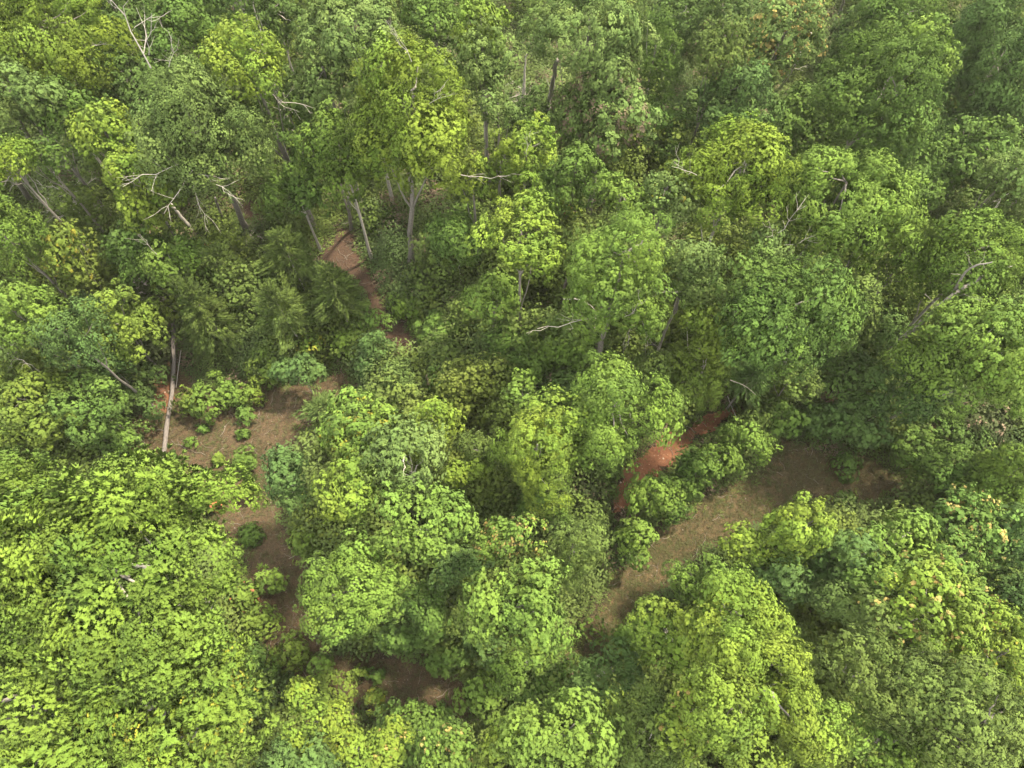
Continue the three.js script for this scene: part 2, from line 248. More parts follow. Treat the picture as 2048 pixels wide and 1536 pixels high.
function bareBranch(start, dir, len, rad, mat, parent, r, twigs = 5, name = 'branch') {   // one bare branch with its twigs grown on
  const end = start.clone().addScaledVector(dir, len), main = crooked(start, end, 5, len * 0.16, r), gs = [tube(main, taper(rad, rad * 0.3, 5), 5)];
  for (let i = 0; i < twigs; i++) { const k = 1 + Math.floor(r() * 4), q = main[k], d = dir.clone().add(V(r() - 0.5, r() - 0.5, r() - 0.5).multiplyScalar(1.7)).normalize(), l = len * (0.2 + 0.3 * r()), tp = crooked(q, q.clone().addScaledVector(d, l), 3, l * 0.22, r); gs.push(tube(tp, taper(rad * 0.45, rad * 0.16, 3), 4));
    const e = tp[2], d2 = d.clone().add(V(r() - 0.5, r() - 0.5, r() - 0.5)).normalize(); gs.push(tube([e, e.clone().addScaledVector(d2, l * 0.5)], [rad * 0.26, rad * 0.12], 4)); }
  return part(name, mergeGeometries(gs), mat, parent);
}

// ---------------------------------------------------------------- trees, saplings and shrubs

function tree(name, category, label, px, py, rx, ry, h, sp, hue, o = {}) {
  const seed = Math.round(px * 31 + py * 17 + 5), r = rng(seed), D = Math.asin(-ray(px, py).y), wood = category === 'tree' || category === 'sapling';
  let av = 1, R = 1, zr = 1, c;
  for (let i = 0; i < 6; i++) {                                       // real width and depth of a crown that looks so large from up here
    c = at(px, py, h - av); const dist = c.distanceTo(camera.position);
    R = (py < 520 ? 1.03 : 1.04) * rx * dist / FPX; const ryM = 0.97 * ry * dist / FPX; av = clamp(Math.sqrt(Math.max(0, ryM * ryM - (R * Math.sin(D)) ** 2)) / Math.cos(D), (o.flat ?? 0.62) * R, 2.3 * R); av = Math.min(av, h * 0.48); zr = clamp(ryM / (1.12 * R * Math.sin(D)), 0.4, 1); if (zr < 1) av = Math.min(av, Math.max(0.5 * R * zr, 0.45 * R));
  }
  const g0 = ground(c.x, c.z), t = thing(name, category, label, V(c.x, g0, c.z)), cy = c.y - g0, minLeaf = 2.9 * c.distanceTo(camera.position) / FPX;
  const feather = sp === 'c', C = crown(R, av, sp, hue, o.tip, (o.share ?? 0) * 0.34, seed, minLeaf * (R < 0.9 && !wood ? 1.9 : 1), (o.dens ?? 1) * (R < 0.9 && !wood ? 0.7 : 1), !wood, zr);
  const cr = C.mesh; cr.name = wood ? 'crown' : 'foliage'; cr.userData.kind = 'stuff'; cr.position.y = cy; t.add(cr);
  if (!wood) { for (let i = 0; i < 3; i++) { const a = i * 2.1 + r(), e = V(Math.cos(a) * R * 0.45, cy + av * 0.2, Math.sin(a) * R * 0.45); part('stem', tube(crooked(V(Math.cos(a) * 0.05, -0.05, Math.sin(a) * 0.05), e, 3, 0.1, r), taper(0.03, 0.012, 3), 5), darkBark, t); } return t; }
  const tr = o.trunk ?? clamp(0.0095 * h, 0.04, 0.2), top = V((r() - 0.5) * 0.3, cy + (feather ? av * 0.92 : av * 0.3), (r() - 0.5) * 0.3), far = Math.hypot(c.x, c.z), over = D > 1.02 && !o.trunk ? clamp(cy * far / Math.max(8, EYE - c.y) - 0.55 * R, 0, 0.22 * h) : 0, F = o.foot && at(...o.foot), foot = F ? V(F.x - c.x, F.y - g0 - 0.15, F.z - c.z) : V(c.x / far * over + (r() - 0.5) * 0.4, -0.15, c.z / far * over + (r() - 0.5) * 0.4), ps = crooked(foot, top, 7, h * 0.012, r), rs = taper(tr, tr * 0.3, 7); rs[0] *= 1.35;
  const mat = o.bark ?? (r() < 0.6 ? bark : paleBark);
  part('trunk', tube(ps, rs, 8, 0.1), mat, t);
  if (!feather) for (let i = 0, nb = clamp(Math.round(R * 2.6), 3, 9); i < nb; i++) {
    const L = C.lobes[Math.floor((i + r() * 0.7) / nb * C.lobes.length * 0.85)], k = 3 + Math.floor(r() * 4.9), s = ps[Math.min(7, k)], e = V(L[0] * 0.86, L[1] * 0.84 + cy, L[2] * 0.86);
    const mid = V().lerpVectors(s, e, 0.5); mid.y -= 0.1 * s.distanceTo(e); const q1 = crooked(s, mid, 3, 0.25, r), q2 = crooked(mid, e, 3, 0.3, r); q2.shift();
    part('limb', tube([...q1, ...q2], taper(tr * 0.36, 0.012, 6), 5), mat, t);
  }
  for (const b of o.bare ?? []) { const [x, y, z, dx, dy, dz, len, rad] = b; bareBranch(V(x * R * 0.7, cy + y * av * 0.92, z * R * 0.7), V(dx, dy, dz).normalize(), len * 0.85 + 0.28 * R, rad * 0.5, deadWood, t, r, 6, 'dead_branch'); }
  return t;
}
const T = (label, ...a) => tree('broadleaf_tree', 'tree', label, ...a), E = (label, ...a) => tree('evergreen_tree', 'tree', label, ...a), Y = (label, ...a) => tree('sapling', 'sapling', label, ...a), S = (label, ...a) => tree('shrub', 'shrub', label, ...a);
// each line: label, where its crown shows (x, y, half width, half height in the photograph), height in metres, leaf kind, colour

// near, lower left
T('huge long-leaved tree right beside the brown clearing, largest crown at lower left', 228, 1142, 240, 236, 22, 'h', 'X', { dens: 1.2, flat: 1 });
T('huge long-leaved tree cut by the left edge below the largest crown', 45, 1400, 200, 190, 21, 'h', 'X', { dens: 1.1, flat: 1 });
T('long-leaved tree at the left edge behind the largest lower-left crown', 25, 1020, 100, 115, 19.5, 'h', 'X', { lean: [-2, -1] });
T('long-leaved tree at the bottom edge with scattered yellow leaf tips', 310, 1405, 165, 165, 20, 'h', 'X', { dens: 1.1, tip: 'y', share: 0.04, flat: 1 });
T('bright yellow-green small tree at the bottom edge right of the long-leaved trees', 620, 1440, 75, 80, 10, 'm', 'Y', { tip: 'y', share: 0.2 });
S('dark green shrub tucked against the right side of the long-leaved trees', 480, 1400, 55, 55, 4, 'o', 'D');
T('pale bluish-green tree cut off at the bottom edge left of centre', 590, 1535, 75, 50, 10, 'f', 'B');
S('dull brownish-green shrub in shade below the long-leaved trees', 440, 1470, 50, 60, 4, 'f', 'O');
S('yellow-green shrub on the lower bend of the brown clearing', 672, 1378, 42, 36, 3, 'm', 'W');
S('small yellow-green bush between two shrubs by the lower clearing', 748, 1402, 32, 36, 2.6, 'm', 'W', { tip: 'y', share: 0.4 });
T('orange-flecked small tree at the bottom edge', 778, 1490, 62, 48, 9, 'm', 'Y', { tip: 'o', share: 0.3 });
T('golden-green small tree left of the orange-flecked tree at the bottom edge', 700, 1500, 48, 52, 9, 'm', 'Y', { tip: 'y', share: 0.3 });
T('mid-green spreading tree on the lower rim of the brown clearing', 840, 1462, 82, 42, 6.5, 'o', 'G');
T('pale green tree with a few orange tips at the bottom edge of the wood', 900, 1515, 75, 55, 11, 'm', 'L', { tip: 'o', share: 0.15 });

// the island of trees between the brown clearing and the red trail
T('olive-green fine-leaved tree on the right rim of the brown clearing', 704, 1172, 104, 106, 14, 'f', 'L');
T('fresh green tree with star-like leaf clusters above the olive-green clearing tree', 845, 1055, 100, 98, 15, 'm', 'L');
T('yellow-green tree with leafy fingers in the middle of the tree island', 690, 985, 80, 72, 13.5, 'm', 'Y');
T('bluish-green tree at the left tip of the tree island', 578, 962, 58, 64, 9.5, 'o', 'B');
T('bright green tree with a yellow crest at the top of the tree island', 720, 850, 90, 84, 13, 'm', 'L', { tip: 'y', share: 0.2 });
T('pale grey-green tree just below the yellow-crested tree', 812, 915, 86, 82, 14, 'o', 'P');
T('yellow-green tree with pointed top right of the yellow-crested tree', 868, 850, 56, 66, 11, 'm', 'Y');
T('olive-green low tree right of the pointed yellow-green tree', 960, 895, 50, 46, 8.5, 'f', 'O');
T('small bright yellow tree in the dip beside the olive dome tree', 930, 945, 42, 38, 8, 'm', 'Y');
T('dense olive yellow-green dome tree left of the red trail', 1078, 905, 104, 118, 15, 'f', 'Y');
T('big light green tree overhanging the red trail from the left', 1222, 828, 110, 122, 16, 'f', 'L');
T('bright green little tree above the olive dome tree', 1060, 790, 52, 52, 10, 'm', 'L');
T('pink and orange tipped tree in the lower middle', 1012, 1080, 78, 78, 13, 'm', 'L', { tip: 'o', share: 0.33 });
T('slim olive-green tree with fine leaves left of the grassy track', 1146, 1112, 70, 120, 14, 'f', 'O');
T('rounded light green tree below the orange-tipped tree', 1050, 1212, 98, 96, 14.5, 'o', 'L');
T('light green tree hanging below the rounded light green tree', 1052, 1318, 60, 58, 9, 'o', 'L');
Y('yellow-olive sapling in the gap beside the rounded light green tree', 948, 1170, 46, 56, 6, 'f', 'W');
Y('small olive sapling under the yellow-olive sapling', 925, 1240, 40, 40, 5, 'f', 'O');
T('blue-green tree below the fresh green star-leaved tree', 912, 1130, 52, 60, 9, 'o', 'B');
Y('dark sapling filling the gap right of the olive-green clearing tree', 850, 1205, 62, 56, 7, 'o', 'G');
Y('fan-leaved bright green sapling on the clearing rim, leftmost of four', 796, 1276, 48, 34, 4.5, 'd', 'G');
Y('fan-leaved green sapling on the clearing rim, second of four', 868, 1258, 44, 38, 4.5, 'd', 'G');
Y('fan-leaved sapling jutting into the lower end of the brown clearing', 895, 1318, 44, 34, 3.4, 'd', 'G');
Y('dark bluish fan-leaved sapling under the rounded light green tree', 968, 1285, 50, 48, 4.5, 'd', 'B');
S('round-leaved green shrub at the lower right end of the brown clearing', 972, 1385, 52, 52, 3.6, 't', 'L');
S('mid-green shrub right of the round-leaved shrub', 1050, 1392, 40, 42, 3.2, 'o', 'G');
S('olive-green shrub above the bottom-edge pale green tree', 1090, 1372, 44, 48, 3.2, 'f', 'G');
S('dull green shrub at the lower end of the grassy track', 1140, 1345, 40, 42, 3, 'f', 'G');
T('big pale green tree at the bottom edge of the middle', 1130, 1470, 112, 85, 14, 'o', 'L');
T('yellowish-green tree left of the big pale green bottom tree', 1030, 1470, 62, 70, 12, 'm', 'Y');

// left: beside the clearing
E('large olive feathery evergreen above the fallen log', 412, 632, 80, 94, 8, 'c', 'O');
E('olive feathery evergreen, middle one of the row above the clearing', 562, 618, 76, 80, 8.2, 'c', 'O');
E('olive feathery evergreen touching the dull red path', 672, 580, 72, 76, 8.2, 'c', 'O');
E('olive feathery evergreen at the back of the evergreen row', 575, 505, 66, 66, 8, 'c', 'O');
E('thin olive evergreen behind the large one above the fallen log', 458, 545, 56, 66, 7.5, 'c', 'O');
E('small feathery evergreen with spreading fronds beside the brown clearing', 645, 815, 50, 40, 3.4, 'c', 'P');
Y('blue-green broad-leaved sapling at the top rim of the brown clearing', 600, 742, 52, 50, 4, 'd', 'B');
S('yellow-green shrub left of the blue-green broad-leaved sapling', 530, 712, 40, 44, 3, 'm', 'W');
S('yellow-tipped bush behind the blue-green broad-leaved sapling', 618, 690, 34, 32, 3, 'm', 'W', { tip: 'y', share: 0.3 });
S('yellow-green bush growing beside the fallen log', 386, 806, 27, 34, 2, 'm', 'W');
S('large yellow-green bush on the clearing right of the fallen log', 432, 790, 46, 46, 2.4, 'm', 'L');
S('small yellow-green bush right of the large bush by the log', 503, 785, 30, 32, 2, 'm', 'W');
S('little green plant in front of the bushes by the log', 492, 824, 20, 18, 1.1, 'd', 'G');
S('bright green bush standing alone in the brown clearing', 490, 918, 28, 34, 1.7, 'd', 'L');
S('tiny rosette plant on bare ground right of the fallen log', 381, 884, 14, 11, 0.7, 'd', 'L');
S('tiny yellow plant left of the lone bush in the clearing', 436, 918, 10, 18, 0.7, 'm', 'W');
S('tiny green plant above the lone bush in the clearing', 485, 868, 11, 12, 0.7, 'd', 'G');
S('tiny plant halfway along the fallen log', 404, 858, 11, 8, 0.5, 'd', 'G');
S('tiny plant beside the foot of the fallen log', 343, 914, 12, 9, 0.5, 'd', 'G');
S('low green plant left of the foot of the fallen log', 302, 912, 20, 14, 0.8, 'd', 'L');
S('orange-yellow shrub at the edge of the largest lower-left crown', 402, 978, 32, 28, 2.2, 'm', 'W', { tip: 'o', share: 0.4 });
S('reddish-leaved low shrub on the edge of the clearing', 425, 1008, 16, 22, 1.4, 'm', 'W', { tip: 'r', share: 0.5 });
S('yellow low shrub at the left tip of the tree island', 498, 982, 18, 16, 1.4, 'm', 'W', { tip: 'y', share: 0.5 });
S('small green shrub in the narrow part of the brown clearing', 546, 1162, 26, 30, 1.8, 'd', 'L');
S('yellow-green shrub on the left verge of the narrow clearing', 492, 1190, 28, 36, 2, 'm', 'W', { tip: 'r', share: 0.12 });
S('wide yellow-olive shrub on the left verge of the clearing', 512, 1240, 40, 34, 2, 'm', 'W');
S('yellow-olive shrub at the bend of the brown clearing', 578, 1302, 40, 50, 2, 'm', 'W', { tip: 'y', share: 0.2 });
S('green shrub beside the bend of the brown clearing', 640, 1338, 34, 26, 1.8, 'd', 'L');
S('dark green shrub under the right side of the largest lower-left crown', 500, 1330, 42, 48, 3, 'o', 'G');
S('yellow-olive shrub against the left side of the olive-green clearing tree', 612, 1090, 32, 44, 3, 'm', 'W');
S('grassy green tuft of plants on the narrow clearing', 500, 1075, 30, 22, 0.9, 'd', 'G');
S('small yellow-green plant on the lower clearing', 722, 1345, 18, 14, 0.8, 'm', 'W');
S('low green plant in the middle of the lower clearing', 752, 1352, 22, 16, 0.8, 'd', 'G');

// left edge and middle left
T('bright green tree at the left edge level with the bare grey snag', 22, 480, 62, 100, 14, 'h', 'L');
T('bright green tree at the left edge below the other bright green one', 48, 640, 62, 70, 13, 'o', 'L');
T('pale bluish-green tree near the left edge above the dark olive trees', 138, 672, 60, 68, 12, 'h', 'B');
T('yellow-olive tree left of the laurel thicket', 238, 650, 70, 82, 9, 'm', 'W');
T('golden yellow small tree below the bare grey snag', 130, 500, 46, 52, 9.5, 'm', 'W', { tip: 'y', share: 0.35 });
T('dark olive tree at the left edge above the largest lower-left crown', 55, 800, 84, 84, 9, 'm', 'W');
T('dark green tree right of the dark olive tree near the left edge', 172, 808, 64, 72, 8, 'm', 'G');
Y('bluish-green sapling near the dark green tree on the left', 212, 730, 46, 44, 6, 'o', 'B');
T('mid bluish-green tree right of the foot of the bare grey snag', 268, 505, 58, 60, 8.5, 'o', 'G');
T('leafy green tree with a dead forked twig above the large olive evergreen', 345, 525, 50, 56, 9, 'o', 'L', { bare: [[0, 0.6, 0.4, -0.4, 1, -0.2, 1.7, 0.035]] });
S('dark laurel shrub dotted with white flowers left of the large evergreen', 285, 610, 52, 56, 3, 'o', 'K', { tip: 'w', share: 0.13 });
S('dark laurel shrub with few pale flowers above the fallen log', 300, 688, 40, 44, 3, 'o', 'K', { tip: 'w', share: 0.1 });
S('dark green laurel shrub left of the fallen log', 265, 795, 58, 66, 3.2, 'o', 'D', { tip: 'w', share: 0.02 });
S('flowering laurel shrub right of the thick grey trunk', 498, 492, 34, 36, 2.6, 'o', 'K', { tip: 'w', share: 0.3 });
S('rusty brown shrub under the olive evergreens', 415, 512, 26, 30, 2.4, 'o', 'O', { tip: 'r', share: 0.5 });
T('dying pale-twigged tree at the left edge', 14, 700, 50, 55, 10, 'f', 'P', { dens: 0.35, bare: [[0.2, 0.2, 0, 0.6, 0.7, 0.3, 2.2, 0.05], [0, 0.1, 0, -0.2, 1, 0.4, 2.0, 0.045], [0.1, 0, 0.2, 1, 0.3, 0.5, 2.2, 0.04]] });
S('mottled green shrub just above the largest lower-left crown', 232, 880, 60, 34, 3, 'm', 'G');
S('dull green shrub above the largest lower-left crown near the left edge', 110, 880, 70, 34, 3.5, 'm', 'O');

// upper left
T('big sunlit yellow-green tree in the upper left corner', 108, 92, 122, 125, 17, 'h', 'Y', { bare: [[0.7, 0.1, 0.4, 0.8, 0.6, 0.3, 1.6, 0.03]] });
T('pale green tree with white twigs at the left edge under the sunlit corner tree', 30, 190, 62, 80, 16, 'f', 'P', { bare: [[-0.1, 0.7, 0.4, -0.3, 1, 0, 1.6, 0.035], [-0.3, 0.5, 0.5, -0.8, 0.7, 0.3, 1.5, 0.03]] });
T('mid-green tree tucked below the sunlit corner tree', 118, 215, 52, 56, 13.5, 'o', 'G');
T('dark green tree at the top edge right of the sunlit corner tree', 238, 40, 74, 72, 13, 'f', 'D');
T('loose mid-green tree with bare side twigs at the top edge', 365, 45, 72, 66, 14, 'f', 'G', { bare: [[-0.5, -0.5, 0.6, -1, 0.4, 0.3, 2.4, 0.04]] });
T('dark mid-green tree behind the white dead spire', 265, 165, 76, 72, 12.5, 'o', 'D');
T('yellow-green tree above the bare grey snag', 212, 268, 60, 62, 13, 'm', 'Y');
T('yellow-green tree with a ragged lower crown left of the thick grey trunk', 285, 368, 66, 82, 12.5, 'm', 'Y');
T('yellowish tree at the left edge above the bare grey snag', 22, 330, 48, 44, 14, 'h', 'Y');
T('small green tree left of the top of the bare grey snag', 82, 318, 40, 42, 12, 'f', 'G');
T('large grey-green tree with a white dead spire and dead lower boughs', 402, 262, 106, 148, 18.5, 'h', 'P', { trunk: 0.26, foot: [499, 468], bark, bare: [[-0.35, 0.86, 0, -0.12, 1, -0.2, 3.6, 0.08], [-0.25, 1, 0, 0.5, 1, -0.1, 1.7, 0.05], [-0.3, 0.0, 0.95, -1, -0.1, 0.5, 2.6, 0.055], [-0.1, -0.1, 0.98, -0.6, -0.5, 0.6, 2.3, 0.05], [0, -0.15, 1, 0.8, -0.1, 0.5, 2.2, 0.05], [-0.15, -0.2, 0.98, 0.1, -0.9, 0.6, 2.0, 0.04], [0.1, 0.9, 0.1, 0.5, 1, 0, 1.4, 0.04]] });
T('yellow-green tree with bare grey limbs below its crown', 490, 112, 72, 72, 17.5, 'm', 'Y', { trunk: 0.2, bare: [[0.1, -1.05, 0.3, 1, -0.05, 0.3, 3.2, 0.055], [0, -0.7, 0.3, -0.7, 0.4, 0.3, 1.5, 0.035], [0.1, -0.8, 0.4, 0.25, 1, 0.1, 1.8, 0.04]] });
T('mid-green tree under the bare-limbed yellow-green tree', 582, 345, 70, 88, 11.5, 'f', 'G');
T('dark mid-green tree right of the bare-limbed yellow-green tree', 575, 210, 56, 78, 12, 'f', 'D');
T('cream-tipped pale tree at the top edge left of the tall yellow-green tree', 702, 52, 92, 62, 17, 'm', 'P', { tip: 'o', share: 0.12 });
T('pale yellowish tree below the cream-tipped tree', 652, 150, 64, 62, 15, 'm', 'P', { tip: 'o', share: 0.12 });
T('dull green tree below the pale yellowish tree', 640, 245, 50, 46, 11, 'f', 'G');
T('bright green rounded tree left of the tall straight grey trunk', 685, 312, 64, 92, 14, 'h', 'L');
T('tree at the top edge with a dark straight trunk showing below', 470, -40, 66, 60, 18, 'o', 'D', { trunk: 0.24 });
T('dark blue-green tree at the top edge between two trunks', 555, 40, 62, 62, 12, 'o', 'D');

// top middle
T('tall bright yellow-green tree with a long straight grey trunk, largest at top centre', 835, 238, 132, 172, 20, 'h', 'Y', { trunk: 0.23, foot: [820, 535], bark, dens: 1.1, bare: [[0.1, 0.8, 0.2, -0.4, 1, 0, 1.5, 0.035], [0.3, 0.45, 0.55, 0.5, 0.8, 0.2, 1.6, 0.03], [0.7, -0.6, 0.4, 1, 0.3, 0.3, 2.6, 0.05]] });
T('mid-green tree at the top edge behind the tall yellow-green tree', 868, 22, 72, 62, 14, 'f', 'G');
T('bright green tree with long leafy arms near the top edge', 962, 42, 58, 48, 16, 'm', 'Y');
T('pale bluish-green tree right of the tall yellow-green tree', 965, 130, 62, 88, 16, 'f', 'P');
T('small pale yellow-green tree left of the grey dead spire', 1000, 222, 42, 46, 13.5, 'm', 'P');
T('yellow-green tree below the grey dead spire', 1052, 325, 66, 88, 15, 'm', 'Y', { bare: [[0, 0.5, 0.6, 0.1, 1, 0, 1.5, 0.03]] });
T('yellow-green tree wedged between the tall yellow-green tree and the one below the dead spire', 945, 362, 48, 62, 12.5, 'm', 'Y');
T('hazy grey-green tall tree at the top edge right of the grey dead spire', 1182, 60, 118, 98, 17.5, 'f', 'P');
T('hazy grey-green tree with an olive cast below the tall hazy one', 1205, 222, 92, 118, 15, 'f', 'P', { tip: 'b', share: 0.15, trunk: 0.24 });
T('mid-green tree left of the pale yellow-topped tree', 1150, 345, 66, 66, 11.5, 'f', 'G');
T('mid-green hazy tree right of the tall hazy grey-green trees', 1310, 110, 58, 84, 14, 'h', 'G');
T('dark hazy tree in the shaded hollow right of the grey-green trees', 1322, 258, 66, 78, 9, 'f', 'G');
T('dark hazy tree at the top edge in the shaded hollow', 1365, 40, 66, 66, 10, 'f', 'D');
T('dark green tree low under the right side of the tall yellow-green tree', 915, 470, 58, 66, 9, 'f', 'G');
Y('orange-leaved sapling under the pale yellow-topped tree', 1122, 408, 34, 32, 7, 'm', 'W', { tip: 'r', share: 0.25 });
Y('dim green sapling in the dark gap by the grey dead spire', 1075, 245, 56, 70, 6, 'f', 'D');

// middle
T('bright yellow-green tree with leafy tongues hanging toward the viewer', 1045, 470, 100, 92, 14.5, 'm', 'Y', { dens: 1.1 });
T('bright green leafy tongue of low tree under the bright yellow-green tree', 985, 590, 72, 58, 8.5, 'm', 'L');
T('large olive-green fine-leaved tree in the middle with dead white twigs', 1240, 540, 108, 142, 18, 'f', 'L', { trunk: 0.24, bare: [[-0.6, -0.5, 0.75, -0.8, 0.2, 0.3, 2.8, 0.05], [0.15, -0.3, 1, 0.3, 0.9, 0.1, 1.6, 0.04], [0.75, -0.7, 0.6, 0.2, -0.9, 0.3, 1.8, 0.03], [0.5, -0.8, 0.6, -0.1, -1, 0.3, 1.6, 0.03]] });
T('yellow-green tree between the middle fine-leaved tree and the tree below the dead spire', 1245, 400, 58, 55, 12.5, 'm', 'L');
T('pale yellow-topped tree left of the bright tree with a spiky crown', 1330, 390, 62, 66, 14, 'm', 'P', { tip: 'y', share: 0.2 });
T('pale grey-green tree with dead twigs right of the middle fine-leaved tree', 1385, 540, 66, 80, 14.5, 'o', 'P', { bare: [[-0.3, -0.2, 0.9, -0.9, 0.4, 0.2, 1.8, 0.045], [0, -0.25, 0.95, 0.6, -0.3, 0.5, 1.4, 0.03]] });
T('olive yellow tree above the top end of the red trail', 1402, 742, 68, 88, 12, 'f', 'W');
T('yellow-leaning olive tree below the pale grey-green tree', 1418, 650, 58, 56, 12, 'm', 'W');
T('dull olive tree between the middle fine-leaved tree and the big light tree by the trail', 1322, 752, 66, 72, 9.5, 'f', 'O');
Y('green sapling in the shade below the leafy tongues', 1038, 708, 62, 66, 6.5, 'h', 'G');
Y('brighter green sapling right of the shaded green sapling', 1125, 702, 52, 46, 6, 'o', 'L');
S('grey dying brush right of the dull red path', 868, 556, 62, 58, 3, 'f', 'K', { tip: 'b', share: 0.35 });
S('grey-brown brush below the leafy tongues', 935, 620, 56, 52, 2.6, 'f', 'K', { tip: 'b', share: 0.3 });
S('bright green creeping bush right of the dull red path', 822, 605, 40, 42, 2.6, 'd', 'L');
S('mid-green bush below the bright green creeping bush', 872, 655, 46, 42, 2.6, 'd', 'G');
S('yellow-olive bush right of the lower end of the dull red path', 885, 706, 50, 46, 3, 'm', 'O', { tip: 'y', share: 0.1 });
S('olive-green bush left of the dull red path below the evergreens', 745, 640, 36, 36, 2.6, 'o', 'G');
Y('blue-green sapling left of the lower end of the dull red path', 748, 708, 42, 58, 4.5, 'd', 'B');
S('yellow-green bush left of the blue-green sapling by the path', 698, 682, 34, 44, 3, 'm', 'L');
Y('greyish yellow-green sapling below the lower end of the dull red path', 802, 765, 52, 52, 5, 'f', 'P');
S('dark green bush between the greyish sapling and the brush pile', 882, 762, 42, 42, 3.5, 'o', 'G', { tip: 'b', share: 0.1 });
S('mid-green bush below the brown brush pile', 945, 785, 44, 44, 3.5, 'o', 'G');
S('green bush below the dark green bush near the pointed yellow-green tree', 905, 820, 40, 32, 3.5, 'o', 'G');
Y('dull green sapling left of the big light tree by the trail', 1128, 775, 56, 46, 5, 'o', 'D', { tip: 'b', share: 0.12 });
S('brown-flecked shrub beneath the bright green little tree', 988, 862, 36, 44, 3, 'f', 'K', { tip: 'b', share: 0.3 });
S('olive shrub left of the red trail with bare twigs', 1205, 948, 36, 42, 3, 'f', 'O');
S('mixed grey-brown shrub at the lower left end of the red trail', 1175, 985, 32, 36, 2.4, 'f', 'K', { tip: 'b', share: 0.3 });
S('dark green shrub in shade right of the orange-tipped tree', 1088, 1020, 50, 46, 4, 'f', 'G');
S('yellow-green shrub in the dip below the small bright yellow tree', 945, 1000, 46, 40, 4.5, 'm', 'O');

// between the red trail and the grassy track
Y('round green sapling beside the red trail, second from the lower end of the row', 1310, 985, 50, 52, 4.5, 'o', 'L');
Y('dense round sapling at the lower end of the row by the red trail', 1270, 1078, 50, 62, 5, 't', 'L');
Y('green sapling in the middle of the row by the red trail', 1388, 948, 50, 56, 4.5, 'o', 'G');
Y('bright green sapling in the row by the red trail, next to the last', 1442, 925, 50, 55, 5, 'm', 'L');
Y('leafy green sapling at the upper end of the row by the red trail', 1492, 888, 46, 52, 5, 'm', 'L');
S('small dark shrub filling the row between the red trail and the track', 1345, 1020, 36, 32, 2.4, 'o', 'G');
S('yellowish shrub at the upper end of the red trail', 1520, 838, 46, 36, 3, 'm', 'O');
S('green shrub above the top of the grassy track', 1568, 838, 46, 48, 3.6, 'o', 'G');
S('olive shrub left of the broad bluish bush', 1622, 838, 42, 48, 3.2, 'm', 'G');
Y('broad bluish-green bushy sapling above the end of the grassy track', 1708, 838, 78, 58, 4.6, 'd', 'B');
S('low green shrub splitting the upper end of the grassy track', 1692, 928, 30, 26, 1.2, 'o', 'G');
S('small low green shrub on the lower edge of the upper grassy track', 1690, 1000, 22, 20, 0.9, 'o', 'G');
Y('dim blue-grey pine sapling with bare twigs above the red trail', 1508, 752, 50, 56, 7, 'c', 'B');
Y('olive sapling right of the dim blue-grey pine sapling', 1585, 755, 56, 56, 6.5, 'm', 'O');

// right
T('bright yellow-green tree with a spiky crown right of the pale yellow-topped tree', 1478, 345, 106, 112, 17, 'h', 'Y', { dens: 1.1, bare: [[-0.9, 0.1, 0.3, -0.9, 0.5, 0.1, 1.6, 0.035]] });
T('big bright green tree with a sunlit crest right of the spiky-crowned tree', 1672, 392, 116, 118, 17, 'f', 'L', { dens: 1.1 });
T('sunlit green tree right of the big crested tree, lower and smaller', 1765, 440, 76, 72, 14.5, 'h', 'L');
T('pale green tree with a dead top twig above the largest tree right of the middle', 1540, 495, 58, 58, 13, 'm', 'P', { bare: [[0, 0.9, 0, 0.3, 1, -0.1, 1.8, 0.045], [-0.2, 0.8, 0.2, -0.4, 0.8, 0, 1.4, 0.03], [0.4, 0.5, 0.3, 0.8, 0.7, 0.1, 1.4, 0.03]] });
T('large deep green rounded tree right of the olive yellow tree', 1572, 622, 126, 124, 16.5, 'h', 'G', { dens: 1.1, foot: [1560, 775] });
T('olive-green tree hugging the right side of the large deep green tree', 1688, 610, 66, 82, 12, 'm', 'O');
T('yellow-green tree left of the leaning bare trunk', 1815, 520, 72, 82, 13, 'h', 'L');
T('large green tree at the right edge above the leaning bare trunk', 1965, 505, 92, 82, 15, 'h', 'L');
T('large green tree at the right edge below the leaning bare trunk', 1968, 695, 112, 118, 15, 'o', 'L', { dens: 1.1 });
T('blue-grey fine-leaved tree below the leaning bare trunk', 1815, 765, 76, 92, 10, 'f', 'B');
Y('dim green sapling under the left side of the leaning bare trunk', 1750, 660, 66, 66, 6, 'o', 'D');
Y('dark sapling left of the blue-grey fine-leaved tree', 1700, 745, 56, 52, 5.5, 'm', 'D');
S('small mid-green shrub left of the foot of the blue-grey fine-leaved tree', 1752, 758, 34, 30, 4, 'm', 'G');
S('dark green shrub at the right of the broad bluish bush', 1835, 912, 48, 42, 3.4, 'd', 'G');
S('green shrub beside the bare patch under the blue-grey tree', 1872, 850, 52, 46, 3.6, 'm', 'G');
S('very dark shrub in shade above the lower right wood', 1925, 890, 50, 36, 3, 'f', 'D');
S('grey-olive brush under the right-edge green tree', 1968, 842, 52, 40, 3, 'f', 'K', { tip: 'b', share: 0.25 });
Y('green sapling at the upper rim of the lower right wood', 1905, 940, 62, 48, 5.5, 'o', 'G');
T('light green tree at the right edge above the lower right wood', 2018, 950, 56, 72, 9.5, 'o', 'L');
T('olive hazy tree low at the right edge between two larger trees', 2030, 410, 50, 66, 11, 'f', 'O');

